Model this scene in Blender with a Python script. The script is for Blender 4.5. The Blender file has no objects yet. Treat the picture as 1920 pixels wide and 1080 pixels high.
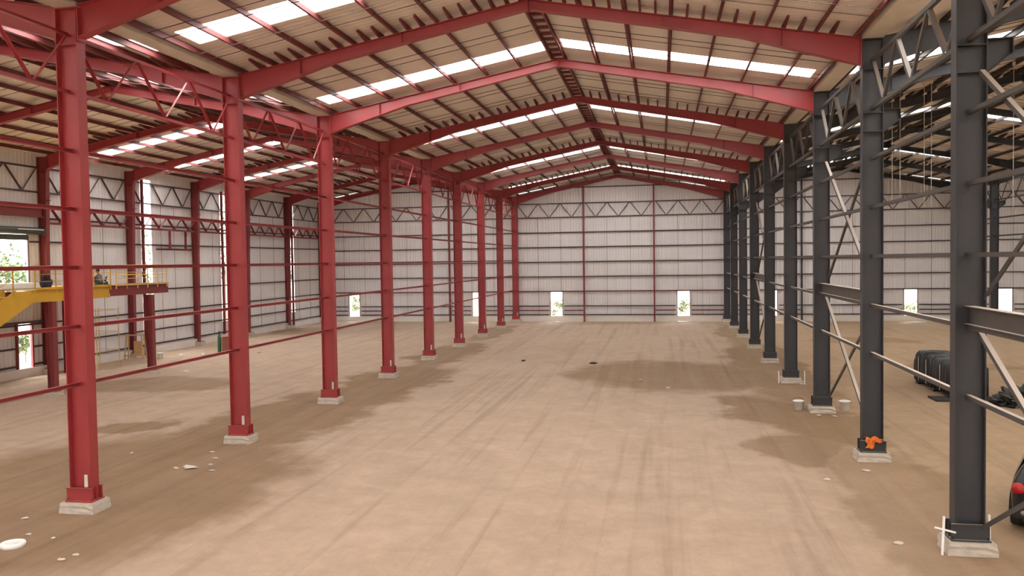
import bpy, bmesh, math, random
from mathutils import Vector, Matrix
random.seed(7)
SC = bpy.context.scene
COL = SC.collection
PI = math.pi

# ------------------------------------------------------------------ dimensions
BAY = 7.0
W = 18.54            # width of one nave
HE = 11.3            # top of the rafters at the eaves
SL = 0.1835          # roof slope
XL, XR, XS, XWALL = 0.0, W, 2 * W, -W
YB = 56.0            # last frame, against the end wall
YF = -34.0           # the shed goes on behind the camera
ORD = ['first', 'second', 'third', 'fourth', 'fifth', 'sixth', 'seventh', 'eighth', 'ninth', 'tenth']

# ------------------------------------------------------------------ materials
def nodes_of(name):
    m = bpy.data.materials.new(name); m.use_nodes = True
    nt = m.node_tree
    return m, nt, nt.nodes['Principled BSDF']

def N(nt, kind, **kw):
    n = nt.nodes.new(kind)
    for k, v in kw.items():
        if k.startswith('i_'):
            n.inputs[k[2:].replace('_', ' ')].default_value = v
        else:
            setattr(n, k, v)
    return n

def math_node(nt, op, a, b=None, clamp=False):
    n = nt.nodes.new('ShaderNodeMath'); n.operation = op; n.use_clamp = clamp
    for i, v in enumerate((a, b)):
        if v is None: continue
        if isinstance(v, (int, float)): n.inputs[i].default_value = v
        else: nt.links.new(v, n.inputs[i])
    return n.outputs[0]

def mix_col(nt, fac, a, b):
    n = nt.nodes.new('ShaderNodeMix'); n.data_type = 'RGBA'
    for sock, v in ((n.inputs[0], fac), (n.inputs[6], a), (n.inputs[7], b)):
        if isinstance(v, (int, float)): sock.default_value = v
        elif isinstance(v, tuple): sock.default_value = (*v[:3], 1)
        else: nt.links.new(v, sock)
    return n.outputs[2]

def paint(name, col, rough=0.5, metal=0.0, var=0.18, scale=1.6, dust=0.0, dust_col=(0.42, 0.33, 0.25), bump=0.0, bscale=20, spec=0.5):
    m, nt, b = nodes_of(name)
    tc = N(nt, 'ShaderNodeTexCoord')
    no = N(nt, 'ShaderNodeTexNoise', i_Scale=scale, i_Detail=5.0, i_Roughness=0.6)
    nt.links.new(tc.outputs['Object'], no.inputs['Vector'])
    lo = tuple(c * (1 - var) for c in col); hi = tuple(min(1, c * (1 + var)) for c in col)
    c = mix_col(nt, no.outputs['Fac'], lo, hi)
    if dust > 0:
        ge = N(nt, 'ShaderNodeNewGeometry')
        sx = N(nt, 'ShaderNodeSeparateXYZ'); nt.links.new(ge.outputs['Normal'], sx.inputs[0])
        f = math_node(nt, 'SUBTRACT', sx.outputs['Z'], 0.5, True)
        f = math_node(nt, 'MULTIPLY', f, 2 * dust, True)
        c = mix_col(nt, f, c, dust_col)
    nt.links.new(c, b.inputs['Base Color'])
    b.inputs['Roughness'].default_value = rough
    b.inputs['Metallic'].default_value = metal
    b.inputs['Specular IOR Level'].default_value = spec
    if bump:
        n2 = N(nt, 'ShaderNodeTexNoise', i_Scale=bscale, i_Detail=6.0)
        nt.links.new(tc.outputs['Object'], n2.inputs['Vector'])
        bp = N(nt, 'ShaderNodeBump', i_Strength=bump, i_Distance=0.03)
        nt.links.new(n2.outputs['Fac'], bp.inputs['Height']); nt.links.new(bp.outputs[0], b.inputs['Normal'])
    return m

def sheet(name, col, axis, period, rough=0.55, var=0.05, depth=0.02, seam=0.0):
    """ribbed cladding: ribs along the other axis, `axis` is the one they repeat on"""
    m, nt, b = nodes_of(name)
    tc = N(nt, 'ShaderNodeTexCoord')
    sx = N(nt, 'ShaderNodeSeparateXYZ'); nt.links.new(tc.outputs['Object'], sx.inputs[0])
    u = sx.outputs['XYZ'.index(axis)]
    ph = math_node(nt, 'MULTIPLY', u, 2 * PI / period)
    s = math_node(nt, 'SINE', ph)
    s = math_node(nt, 'POWER', math_node(nt, 'MULTIPLY_ADD', s, 0.5, False) if False else math_node(nt, 'MULTIPLY', math_node(nt, 'ADD', s, 1.0), 0.5), 4.0)
    bp = N(nt, 'ShaderNodeBump', i_Strength=1.0, i_Distance=depth)
    nt.links.new(s, bp.inputs['Height']); nt.links.new(bp.outputs[0], b.inputs['Normal'])
    no = N(nt, 'ShaderNodeTexNoise', i_Scale=0.35, i_Detail=4.0)
    nt.links.new(tc.outputs['Object'], no.inputs['Vector'])
    c = mix_col(nt, no.outputs['Fac'], tuple(k * (1 - var) for k in col), tuple(min(1, k * (1 + var)) for k in col))
    if seam:
        fr = math_node(nt, 'FRACT', math_node(nt, 'MULTIPLY', u, 1 / (period * 4)))
        ln = math_node(nt, 'LESS_THAN', fr, 0.02)
        c = mix_col(nt, math_node(nt, 'MULTIPLY', ln, seam), c, tuple(k * 0.45 for k in col))
    nt.links.new(c, b.inputs['Base Color'])
    b.inputs['Roughness'].default_value = rough
    return m

M = {}
M['red'] = paint('red_paint', (0.33, 0.038, 0.043), 0.42, dust=0.35, dust_col=(0.5, 0.25, 0.22))
M['red_dull'] = paint('red_primer', (0.21, 0.034, 0.036), 0.55, dust=0.2)
M['purlin_red'] = paint('purlin_red_oxide', (0.17, 0.035, 0.035), 0.6)
M['purlin_dark'] = paint('purlin_dark_primer', (0.045, 0.036, 0.034), 0.65)
M['grey'] = paint('grey_paint', (0.034, 0.036, 0.041), 0.5, dust=0.75, dust_col=(0.40, 0.33, 0.27))
M['grey_lt'] = paint('grey_dusty_paint', (0.070, 0.063, 0.058), 0.6, dust=1.0, dust_col=(0.62, 0.53, 0.45))
M['dark_steel'] = paint('dark_girt_steel', (0.095, 0.060, 0.064), 0.55)
M['rod'] = paint('steel_rod', (0.07, 0.045, 0.04), 0.5)
M['concrete'] = paint('concrete', (0.50, 0.45, 0.38), 0.9, var=0.25, scale=6, bump=0.5)
M['concrete_wall'] = paint('concrete_upstand', (0.70, 0.65, 0.59), 0.9, var=0.12, scale=1.2, bump=0.3)
M['yellow'] = paint('yellow_paint', (0.62, 0.36, 0.03), 0.5, dust=0.2)
M['yellow_pale'] = paint('faded_yellow_paint', (0.66, 0.45, 0.15), 0.6)
M['wall_end'] = sheet('white_cladding_end', (0.73, 0.71, 0.715), 'X', 0.25, seam=0.5)
M['wall_side'] = sheet('white_cladding_side', (0.73, 0.715, 0.71), 'Y', 0.25, seam=0.5)
M['roof'] = sheet('roof_sheeting', (0.80, 0.735, 0.645), 'Y', 0.25, rough=0.5, seam=0.18, depth=0.012)
M['gutter'] = paint('gutter_sheet', (0.60, 0.54, 0.44), 0.6)
M['black_plastic'] = paint('black_plastic_film', (0.022, 0.023, 0.024), 0.3, bump=0.6, bscale=9)
M['timber'] = paint('pale_timber', (0.52, 0.33, 0.16), 0.8, scale=4)
M['white'] = paint('white_plastic', (0.95, 0.93, 0.90), 0.5)
M['pale'] = paint('pale_scrap', (0.62, 0.56, 0.49), 0.8)
M['orange'] = paint('orange_cloth', (0.72, 0.17, 0.025), 0.85)
M['green'] = paint('green_paint', (0.03, 0.13, 0.055), 0.5)
M['dark_green'] = paint('shutter_green', (0.045, 0.06, 0.05), 0.5)
M['rust'] = paint('rusty_red_paint', (0.26, 0.075, 0.05), 0.7)
M['pink'] = paint('pale_pink_sheet', (0.58, 0.36, 0.30), 0.8)
M['car'] = paint('black_car_paint', (0.014, 0.013, 0.015), 0.22, var=0.05)
M['tyre'] = paint('tyre_rubber', (0.018, 0.017, 0.016), 0.85)
M['alloy'] = paint('alloy_wheel', (0.30, 0.29, 0.28), 0.35, metal=0.6)
M['tail'] = paint('red_lamp_lens', (0.45, 0.012, 0.015), 0.2)
M['glass'] = paint('dark_car_glass', (0.012, 0.018, 0.02), 0.08)
M['plum'] = paint('dark_plum_cloth', (0.035, 0.022, 0.035), 0.85)
M['shirt'] = paint('grey_shirt', (0.20, 0.20, 0.23), 0.9)
M['trousers'] = paint('dark_green_trousers', (0.045, 0.075, 0.06), 0.9)
M['skin'] = paint('skin', (0.20, 0.10, 0.065), 0.6, var=0.05)
M['hair'] = paint('dark_hair', (0.018, 0.010, 0.008), 0.6)
M['leaf'] = paint('leaves', (0.055, 0.085, 0.028), 0.7, var=0.5, scale=1.0)
M['bark'] = paint('bark', (0.16, 0.11, 0.075), 0.9)
M['stone'] = paint('dark_stone', (0.035, 0.03, 0.027), 0.9)

def skylight_mat():
    m = bpy.data.materials.new('translucent_roof_sheet'); m.use_nodes = True
    nt = m.node_tree; nt.nodes.clear()
    out = N(nt, 'ShaderNodeOutputMaterial')
    tr = N(nt, 'ShaderNodeBsdfTransparent'); tr.inputs[0].default_value = (0.95, 0.95, 0.95, 1)
    tl = N(nt, 'ShaderNodeBsdfTranslucent'); tl.inputs[0].default_value = (0.92, 0.92, 0.92, 1)
    mx = N(nt, 'ShaderNodeMixShader'); mx.inputs[0].default_value = 0.45
    nt.links.new(tr.outputs[0], mx.inputs[1]); nt.links.new(tl.outputs[0], mx.inputs[2])
    nt.links.new(mx.outputs[0], out.inputs[0])
    return m
M['skylight'] = skylight_mat()

def floor_mat():
    m, nt, b = nodes_of('packed_earth')
    tc = N(nt, 'ShaderNodeTexCoord'); P = tc.outputs['Object']
    L = nt.links.new
    sx = N(nt, 'ShaderNodeSeparateXYZ'); L(P, sx.inputs[0])
    # broad colour drift
    n1 = N(nt, 'ShaderNodeTexNoise', i_Scale=0.22, i_Detail=6.0, i_Roughness=0.6); L(P, n1.inputs['Vector'])
    n2 = N(nt, 'ShaderNodeTexNoise', i_Scale=2.6, i_Detail=8.0, i_Roughness=0.7); L(P, n2.inputs['Vector'])
    c = mix_col(nt, n1.outputs['Fac'], FLOOR_A, FLOOR_B)
    side = N(nt, 'ShaderNodeMapRange', interpolation_type='SMOOTHSTEP'); L(sx.outputs['X'], side.inputs[0])
    for i, v in ((1, 15.0), (2, 20.5), (3, 0.0), (4, 0.8)): side.inputs[i].default_value = v
    c = mix_col(nt, side.outputs[0], c, FLOOR_R)
    # wheel tracks running along the shed
    mp = N(nt, 'ShaderNodeMapping'); L(P, mp.inputs[0]); mp.inputs['Scale'].default_value = (1.9, 0.055, 1); mp.inputs['Rotation'].default_value = (0, 0, 0.05)
    n3 = N(nt, 'ShaderNodeTexNoise', i_Scale=1.0, i_Detail=4.0, i_Roughness=0.65, i_Distortion=0.35); L(mp.outputs[0], n3.inputs['Vector'])
    tr = N(nt, 'ShaderNodeMapRange', interpolation_type='SMOOTHSTEP'); L(n3.outputs['Fac'], tr.inputs[0])
    for i, v in ((1, 0.50), (2, 0.70), (3, 0.0), (4, 0.42)): tr.inputs[i].default_value = v
    c = mix_col(nt, tr.outputs[0], c, FLOOR_T)
    # damp patches (wet soil under the valley gutters)
    nz = N(nt, 'ShaderNodeTexNoise', i_Scale=0.32, i_Detail=5.0, i_Roughness=0.6); L(P, nz.inputs['Vector'])
    off = N(nt, 'ShaderNodeVectorMath', operation='SUBTRACT'); L(nz.outputs['Color'], off.inputs[0]); off.inputs[1].default_value = (0.5, 0.5, 0.5)
    sc = N(nt, 'ShaderNodeVectorMath', operation='SCALE'); L(off.outputs[0], sc.inputs[0]); sc.inputs['Scale'].default_value = 4.2
    ad = N(nt, 'ShaderNodeVectorMath', operation='ADD'); L(P, ad.inputs[0]); L(sc.outputs[0], ad.inputs[1])
    acc = None
    for (cx, cy, rx, ry, rot, st) in DAMP:
        mp = N(nt, 'ShaderNodeMapping', vector_type='TEXTURE'); L(ad.outputs[0], mp.inputs[0])
        mp.inputs['Location'].default_value = (cx, cy, 0); mp.inputs['Rotation'].default_value = (0, 0, rot); mp.inputs['Scale'].default_value = (rx, ry, 1e6)
        ln = N(nt, 'ShaderNodeVectorMath', operation='LENGTH'); L(mp.outputs[0], ln.inputs[0])
        mr = N(nt, 'ShaderNodeMapRange', interpolation_type='SMOOTHSTEP'); L(ln.outputs['Value'], mr.inputs[0])
        for i, v in ((1, 1.12), (2, 0.8), (3, 0.0), (4, st)): mr.inputs[i].default_value = v
        acc = mr.outputs[0] if acc is None else math_node(nt, 'MAXIMUM', acc, mr.outputs[0])
    acc = math_node(nt, 'MULTIPLY', acc, math_node(nt, 'ADD', math_node(nt, 'MULTIPLY', n3.outputs['Fac'], 0.75), 0.6))
    acc2 = math_node(nt, 'MULTIPLY', acc, math_node(nt, 'ADD', math_node(nt, 'MULTIPLY', n2.outputs['Fac'], 0.6), 0.62), True)
    c = mix_col(nt, acc2, c, FLOOR_D)
    n5 = N(nt, 'ShaderNodeTexNoise', i_Scale=0.9, i_Detail=6.0, i_Roughness=0.65, i_Distortion=0.6); L(P, n5.inputs['Vector'])
    fine = math_node(nt, 'ADD', math_node(nt, 'MULTIPLY', n2.outputs['Fac'], 0.34), 0.83)
    fine = math_node(nt, 'MULTIPLY', fine, math_node(nt, 'ADD', math_node(nt, 'MULTIPLY', n5.outputs['Fac'], 0.4), 0.80))
    hs = N(nt, 'ShaderNodeHueSaturation'); L(c, hs.inputs['Color']); L(fine, hs.inputs['Value'])
    L(hs.outputs[0], b.inputs['Base Color'])
    b.inputs['Roughness'].default_value = 0.92; b.inputs['Specular IOR Level'].default_value = 0.2
    n4 = N(nt, 'ShaderNodeTexNoise', i_Scale=7.0, i_Detail=8.0, i_Roughness=0.7); L(P, n4.inputs['Vector'])
    bp = N(nt, 'ShaderNodeBump', i_Strength=0.5, i_Distance=0.04); L(n4.outputs['Fac'], bp.inputs['Height']); L(bp.outputs[0], b.inputs['Normal'])
    return m
FLOOR_A = (0.405, 0.297, 0.218); FLOOR_B = (0.49, 0.37, 0.28); FLOOR_R = (0.405, 0.28, 0.165); FLOOR_T = (0.27, 0.19, 0.135); FLOOR_D = (0.215, 0.132, 0.068)
DAMP = [(-1.2, 1.5, 5.0, 7.0, 0.1, 0.85), (-0.5, 11.0, 2.6, 6.5, 0.0, 0.85), (0.6, 19.0, 2.4, 7.5, 0.0, 0.85), (0.2, 31, 1.8, 7, 0, 0.75), (0.3, 45, 1.4, 7, 0, 0.7),
        (-5.0, 8.9, 1.7, 1.3, 0.3, 0.8), (-10.5, 17.5, 4.5, 2.6, 0.2, 0.6), (-17.6, 24, 1.2, 9, 0, 0.45),
        (13.2, 23.0, 4.6, 5.6, 0.5, 0.8), (17.4, 13.0, 2.2, 4.6, 0.25, 0.85), (16.9, 8.2, 1.3, 1.8, 0, 0.7), (18.4, 27.0, 1.9, 12, 0, 0.75), (18.2, 45, 1.2, 9, 0, 0.6),
        (18.6, 2.0, 1.4, 7.0, 0, 0.5), (26, 40, 3.5, 2.2, 0, 0.5), (27.5, 27, 3, 1.2, 0, 0.5), (-16, 47, 2.4, 4, 0, 0.5), (9.3, 54.6, 9, 1.2, 0, 0.35), (21.5, 0.5, 2.2, 2.0, 0, 0.4)]
M['floor'] = floor_mat()

# ------------------------------------------------------------------ mesh building
def I_prof(d, b, tf, tw):      # depth along a, flange width along b
    h, w = d / 2, b / 2; t = tw / 2
    return [(-h, -w), (-h + tf, -w), (-h + tf, -t), (h - tf, -t), (h - tf, -w), (h, -w), (h, w), (h - tf, w), (h - tf, t), (-h + tf, t), (-h + tf, w), (-h, w)]
def R_prof(a, b): return [(-a / 2, -b / 2), (a / 2, -b / 2), (a / 2, b / 2), (-a / 2, b / 2)]
def L_prof(a, t): return [(-a / 2, -a / 2), (a / 2, -a / 2), (a / 2, -a / 2 + t), (-a / 2 + t, -a / 2 + t), (-a / 2 + t, a / 2), (-a / 2, a / 2)]
def C_prof(h, b, t):           # web vertical (b axis), open to +a
    return [(-b / 2, -h / 2), (b / 2, -h / 2), (b / 2, -h / 2 + t), (-b / 2 + t, -h / 2 + t), (-b / 2 + t, h / 2 - t), (b / 2, h / 2 - t), (b / 2, h / 2), (-b / 2, h / 2)]
def Z_prof(h, b, t):
    return [(0, -h / 2), (b, -h / 2), (b, -h / 2 + t), (t, -h / 2 + t), (t, h / 2), (-b + t, h / 2), (-b + t, h / 2 - t), (0, h / 2 - t)]
def O_prof(r, n=8): return [(r * math.cos(2 * PI * i / n), r * math.sin(2 * PI * i / n)) for i in range(n)]

class MB:
    def __init__(s): s.v = []; s.f = []; s.sm = []
    def add(s, vs, fs, smooth=False):
        b = len(s.v); s.v += [tuple(v) for v in vs]
        s.f += [tuple(b + i for i in f) for f in fs]; s.sm += [smooth] * len(fs)
        return s
    def box(s, x0, x1, y0, y1, z0, z1):
        vs = [(x, y, z) for x in (x0, x1) for y in (y0, y1) for z in (z0, z1)]
        return s.add(vs, [(0, 1, 3, 2), (4, 6, 7, 5), (0, 4, 5, 1), (2, 3, 7, 6), (0, 2, 6, 4), (1, 5, 7, 3)])
    def bar(s, p0, p1, prof, up=(0, 0, 1), smooth=False, caps=True):
        p0, p1 = Vector(p0), Vector(p1); d = (p1 - p0).normalized(); up = Vector(up)
        if abs(d.dot(up)) > 0.99: up = Vector((0, 1, 0))
        r = d.cross(up).normalized(); u = r.cross(d)
        n = len(prof)
        vs = [p0 + r * a + u * b for a, b in prof] + [p1 + r * a + u * b for a, b in prof]
        fs = [(i, (i + 1) % n, n + (i + 1) % n, n + i) for i in range(n)]
        if not caps: return s.add(vs, fs, smooth)
        s.add(vs, fs, smooth)
        return s.add(vs, [tuple(range(n))[::-1], tuple(range(n, 2 * n))])
    def prism(s, poly, ext):
        n = len(poly); e = Vector(ext)
        vs = [Vector(p) for p in poly] + [Vector(p) + e for p in poly]
        return s.add(vs, [(i, (i + 1) % n, n + (i + 1) % n, n + i) for i in range(n)] + [tuple(range(n))[::-1], tuple(range(n, 2 * n))])
    def lathe(s, prof, n=20, c=(0, 0, 0), axis='z', smooth=True):
        vs = []
        for r, h in prof:
            for i in range(n):
                a = 2 * PI * i / n; p = (r * math.cos(a), r * math.sin(a), h)
                if axis == 'y': p = (p[0], p[2], p[1])
                if axis == 'x': p = (p[2], p[0], p[1])
                vs.append((c[0] + p[0], c[1] + p[1], c[2] + p[2]))
        fs = [(k * n + i, k * n + (i + 1) % n, (k + 1) * n + (i + 1) % n, (k + 1) * n + i) for k in range(len(prof) - 1) for i in range(n)]
        s.add(vs, fs, smooth)
        return s
    def tube(s, path, r, n=6):
        for a, b in zip(path[:-1], path[1:]): s.bar(a, b, O_prof(r, n), smooth=True)
        return s
    def build(s, name, m, parent=None, loc=None, bevel=0):
        me = bpy.data.meshes.new(name); me.from_pydata(s.v, [], s.f); me.update()
        bm = bmesh.new(); bm.from_mesh(me); bmesh.ops.recalc_face_normals(bm, faces=bm.faces); bm.to_mesh(me); bm.free()
        me.polygons.foreach_set('use_smooth', s.sm)
        me.materials.append(M[m] if isinstance(m, str) else m)
        o = bpy.data.objects.new(name, me); COL.objects.link(o)
        if parent: o.parent = parent
        if loc: o.location = loc
        if bevel:
            md = o.modifiers.new('edge', 'BEVEL'); md.width = bevel; md.segments = 2
        return o

def tag(o, label, cat=None, group=None, kind='thing'):
    o['label'] = label
    if cat: o['category'] = cat
    if group: o['group'] = group
    if kind: o['kind'] = kind
    return o
def empty(name, loc=(0, 0, 0), rz=0):
    o = bpy.data.objects.new(name, None); COL.objects.link(o); o.location = loc; o.rotation_euler = (0, 0, rz); o.empty_display_size = 0.2
    return o
def copy_tree(o, parent=None):
    c = o.copy(); COL.objects.link(c)
    if parent: c.parent = parent
    for ch in list(o.children):
        copy_tree(ch, c)
    return c
class Proto:
    """first use hands out the thing itself, later uses a copy with copied parts"""
    def __init__(s, o): s.o = o; s.used = False; s.kids = list(o.children)
    def put(s, loc, rz=0):
        if not s.used: s.used = True; o = s.o
        else: o = copy_tree(s.o)
        o.location = loc; o.rotation_euler = (0, 0, rz)
        return o

# ------------------------------------------------------------------ floor, walls, roof
f = MB()
f.add([(-140, -90, 0), (160, -90, 0), (160, 170, 0), (-140, 170, 0)], [(0, 1, 2, 3)])
tag(f.build('floor', 'floor'), 'packed sandy earth floor with damp brown patches and wheel tracks', 'floor', kind='structure')

def wall_cells(u0, u1, z0, z1, holes):
    us = sorted({u0, u1, *[h[0] for h in holes], *[h[1] for h in holes]})
    out = []
    for a, b in zip(us[:-1], us[1:]):
        hs = sorted([(h[2], h[3]) for h in holes if h[0] <= a + 1e-6 and h[1] >= b - 1e-6])
        z = z0
        for lo, hi in hs:
            if lo > z: out.append((a, b, z, lo))
            z = max(z, hi)
        if z < z1: out.append((a, b, z, z1))
    return out

YW = YB + 0.42       # inner face of the end cladding
END_DOORS = [(-16.05, -15.0), (-4.1, -3.08), (3.12, 4.22), (14.33, 15.42), (21.7, 22.75), (32.9, 33.95), (40.1, 41.2)]
wb = MB()
for (a, b, lo, hi) in wall_cells(XWALL - 0.3, 56.2, 0.3, HE + 0.18, [(d0, d1, 0.5, 2.68) for d0, d1 in END_DOORS]):
    wb.box(a, b, YW, YW + 0.06, lo, hi)
for k in range(-1, 3):
    x0 = k * W
    wb.prism([(x0, YW, HE + 0.18), (x0 + W, YW, HE + 0.18), (x0 + W / 2, YW, HE + 0.24 + SL * W / 2)], (0, 0.06, 0))
tag(wb.build('wall_back', 'wall_end'), 'white ribbed metal cladding of the far end wall', 'wall', kind='structure')

XWI = XWALL - 0.3    # inner face of the side cladding
GAPS = [(29.35, 30.4, 1.1, 10.95), (38.6, 39.32, 1.4, 10.7), (50.0, 50.66, 1.3, 10.6)]
wl = MB()
for (a, b, lo, hi) in wall_cells(YF, YB + 0.4, 0.3, HE + 0.15, GAPS + [(15.2, 20.05, 4.35, 7.3), (19.15, 20.1, 0.46, 2.74)]):
    wl.box(XWI - 0.06, XWI, a, b, lo, hi)
tag(wl.build('wall_left', 'wall_side'), 'white ribbed metal cladding of the left side wall with open slots', 'wall', kind='structure')
wr = MB(); wr.box(56.0, 56.06, YF, YB + 0.4, 0.0, HE + 0.15)  # unseen wall, added to block daylight from the right
tag(wr.build('wall_right_added', 'wall_side'), 'unseen white ribbed wall on the far right, added to block light', 'wall', kind='structure')
wf_ = MB()  # unseen wall behind the camera, added to cut daylight from the front
for (a, b, lo, hi) in wall_cells(XWALL - 0.3, 56.2, 0.0, HE + 0.18, [(-11.5, -6.5, 0.0, 5.0), (4.5, 14.5, 0.0, 6.0), (24.0, 30.0, 0.0, 5.0)]):
    wf_.box(a, b, YF - .06, YF, lo, hi)
for k in range(-1, 3):
    x0 = k * W
    wf_.prism([(x0, YF, HE + 0.18), (x0 + W, YF, HE + 0.18), (x0 + W / 2, YF, HE + 0.24 + SL * W / 2)], (0, -0.06, 0))
tag(wf_.build('wall_front_added', 'wall_end'), 'unseen white ribbed wall with open gates, added behind the viewer to cut light', 'wall', kind='structure')
bb = MB(); bb.box(XWALL - 0.4, 56.0, YW - 0.14, YW + 0.1, 0, 0.5)
tag(bb.build('baseboard_back', 'concrete_wall'), 'low concrete upstand along the foot of the end wall', 'upstand', kind='structure')
bb = MB(); bb.box(XWI - 0.1, XWI + 0.16, YF, YW - 0.15, 0, 0.46)
tag(bb.build('baseboard_left', 'concrete_wall'), 'low concrete upstand along the foot of the left wall', 'upstand', kind='structure')

def rz(d): return HE + SL * d         # rafter top at distance d from its eave
SKY = {(-1, 0): [24.05, 30.5, 38.9], (-1, 1): [4.6, 12.4, 24.2, 39.2, 50.9],
       (0, 0): [3.75, 12.6, 24.2, 39.3, 50.9], (0, 1): [3.75, 12.4, 24.3, 39.2, 50.8],
       (1, 0): [3.7, 12.3, 28.5, 39.2, 50.9], (1, 1): [12.3, 30.5, 45.0],
       (2, 0): [12.3, 30.5, 45.0], (2, 1): [12.3, 30.5, 45.0]}
for k in SKY: SKY[k] = [-26.0, -16.0, -6.5] + SKY[k]  # unseen strips behind the camera, added for the light they let in
NAVE = {-1: 'left aisle', 0: 'nave', 1: 'right aisle', 2: 'far right aisle'}
SIDE = ['left', 'right']
SW = 0.6
def pt(k, s, d, y, dz=0.0):
    x = k * W + (d if s == 0 else W - d)
    return (x, y, rz(d) + dz)
nsk = 0
for (k, s), ys in SKY.items():
    c = MB(); t = 0.07; g = 0.215
    def slab(mb, d0, d1, y0, y1, g0, th):
        q = [pt(k, s, d0, y0, g0), pt(k, s, d1, y0, g0), pt(k, s, d1, y1, g0), pt(k, s, d0, y1, g0)]
        mb.prism(q, (0, 0, th))
    prev = YF
    e0 = -0.5 if (k, s) in ((-1, 0), (2, 1)) else 0.0
    for y in ys:
        slab(c, e0, W / 2, prev, y - SW, g, t)
        slab(c, e0, 0.55, y - SW, y + SW, g, t); slab(c, 8.95, W / 2, y - SW, y + SW, g, t)
        prev = y + SW
    slab(c, e0, W / 2, prev, YB + 0.48, g, t)
    tag(c.build('ceiling', 'roof'), f'beige ribbed roof sheeting over the {SIDE[s]} slope of the {NAVE[k]}', 'roof', kind='structure')
    j = 0
    for y in ys:
        sk = MB(); slab(sk, 0.552, 8.948, y - SW + .002, y + SW - .002, g + 0.02, 0.004)
        o = sk.build('skylight', 'skylight')
        if y < 0:
            lab = f'added translucent skylight in the {SIDE[s]} slope of the {NAVE[k]}, behind the viewer'
            tag(o, lab, 'skylight', 'unseen skylights added behind the viewer', 'structure')
        else:
            tag(o, f'bright skylight strip, {ORD[j]} along the {SIDE[s]} slope of the {NAVE[k]}', 'skylight', 'skylight strips in the roof', 'structure'); j += 1

# ------------------------------------------------------------------ purlins
def ordn(i): return ORD[i]
PD = [0.36, 1.38, 2.67, 3.95, 5.25, 6.53, 7.82]
for k in (-1, 0, 1, 2):
    mname = 'purlin_red' if k < 1 else 'purlin_dark'; cn = 'dark red' if k < 1 else 'dark brown'
    y0 = -7.0 if k == 0 else (0.0 if k == -1 else (7.0 if k == 1 else 35.0))
    for s in (0, 1):
        if k == 2 and s == 1: continue
        for i, d in enumerate(PD):
            p = MB(); pr = Z_prof(0.17, 0.07, 0.012)
            if s: pr = [(-a, b) for a, b in pr][::-1]
            p.bar(pt(k, s, d, y0, 0.105), pt(k, s, d, YB + 0.36, 0.105), pr)
            tag(p.build('roof_purlin', mname), f'{cn} roof purlin, {ORD[i]} up from eave, {SIDE[s]} slope of {NAVE[k]}', 'purlin', f'purlins under the {NAVE[k]} roof')
    if k == 2: continue
    r = empty('ridge_girder', (k * W + W / 2, y0, rz(W / 2) - 0.02))
    tag(r, f'laced double purlin along the ridge of the {NAVE[k]}', 'purlin', 'ridge purlins')
    for sg in (-1, 1):
        MB().bar((sg * 0.24, 0, 0.1), (sg * 0.24, YB - y0 + 0.36, 0.1), C_prof(0.2, 0.07, 0.012)).build('chord', mname, r)
    y = 0.45
    while y < YB - y0 - .3:
        MB().bar((-0.20, y, 0.09), (0.20, y, 0.09), R_prof(0.12, 0.09)).build('lacing_bar', mname, r); y += 0.72

# ------------------------------------------------------------------ rafters
def rafter_depth(d):
    if d < 3.4: return 0.72 - (0.72 - 0.36) * max(0, d - 0.27) / 3.13
    return 0.36 - (0.36 - 0.28) * (d - 3.4) / (W / 2 - 3.4)
def make_rafter(k, cleats, m, end=False):
    r = empty('roof_rafter')
    for s in (0, 1):
        mb = MB(); ds = [0.275, 1.2, 2.3, 3.4, 5.5, 7.5, W / 2 - 0.012]
        top = [Vector(pt(0, s, d, 0, 0)) for d in ds]; bot = [Vector(pt(0, s, d, 0, -rafter_depth(d))) for d in ds]
        for i in range(len(ds) - 1):
            a, b, c, e = top[i], top[i + 1], bot[i + 1], bot[i]
            mb.prism([a + Vector((0, -.006, 0)), b + Vector((0, -.006, 0)), c + Vector((0, -.006, 0)), e + Vector((0, -.006, 0))], (0, .012, 0))
            for q0, q1, dz in ((a, b, -0.016), (e, c, 0.0)):
                mb.prism([q0 + Vector((0, -.125, dz)), q1 + Vector((0, -.125, dz)), q1 + Vector((0, .125, dz)), q0 + Vector((0, .125, dz))], (0, 0, .016))
        mb.build('beam', m, r)
        xx = (0.275 if s == 0 else W - 0.275)
        pl = MB(); x1 = xx + (0.0 if s == 0 else -0.025)
        pl.box(x1, x1 + 0.025, -.13, .13, HE - 0.74, HE - 0.0); pl.build('end_plate', m, r)
        for d in (2.3, 5.5):
            st = MB(); p = pt(0, s, d, 0, 0)
            st.box(p[0] - .006, p[0] + .006, -.118, -.008, p[2] - rafter_depth(d) + .018, p[2] - .018); st.build('stiffener', m, r)
        if cleats:
            cm = 'purlin_red' if k < 1 else 'purlin_dark'
            for i in range(len(PD)):
                lo = PD[i]; hi = PD[i + 1] if i + 1 < len(PD) else W / 2 - 0.2
                if i == 0: lo += -0.15
                for t in (1 / 3, 2 / 3):
                    if i == 0 and t < .5: continue
                    d = lo + (hi - lo) * t
                    cl = MB(); q = Vector(pt(0, s, d, 0, 0.012))
                    cl.prism([q + Vector((-.03, -.75, .10)), q + Vector((-.03, -.75, .16)), q + Vector((-.03, .35, .16)), q + Vector((-.03, .35, 0)), q + Vector((-.03, -.16, 0))], (.06, 0, 0))
                    cl.build('cleat', cm, r)
    z = rz(W / 2)
    sp = MB(); sp.box(W / 2 - .012, W / 2 + .012, -.12, .12, z - .34, z + .0); sp.build('splice_plate', m, r)
    return r
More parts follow.
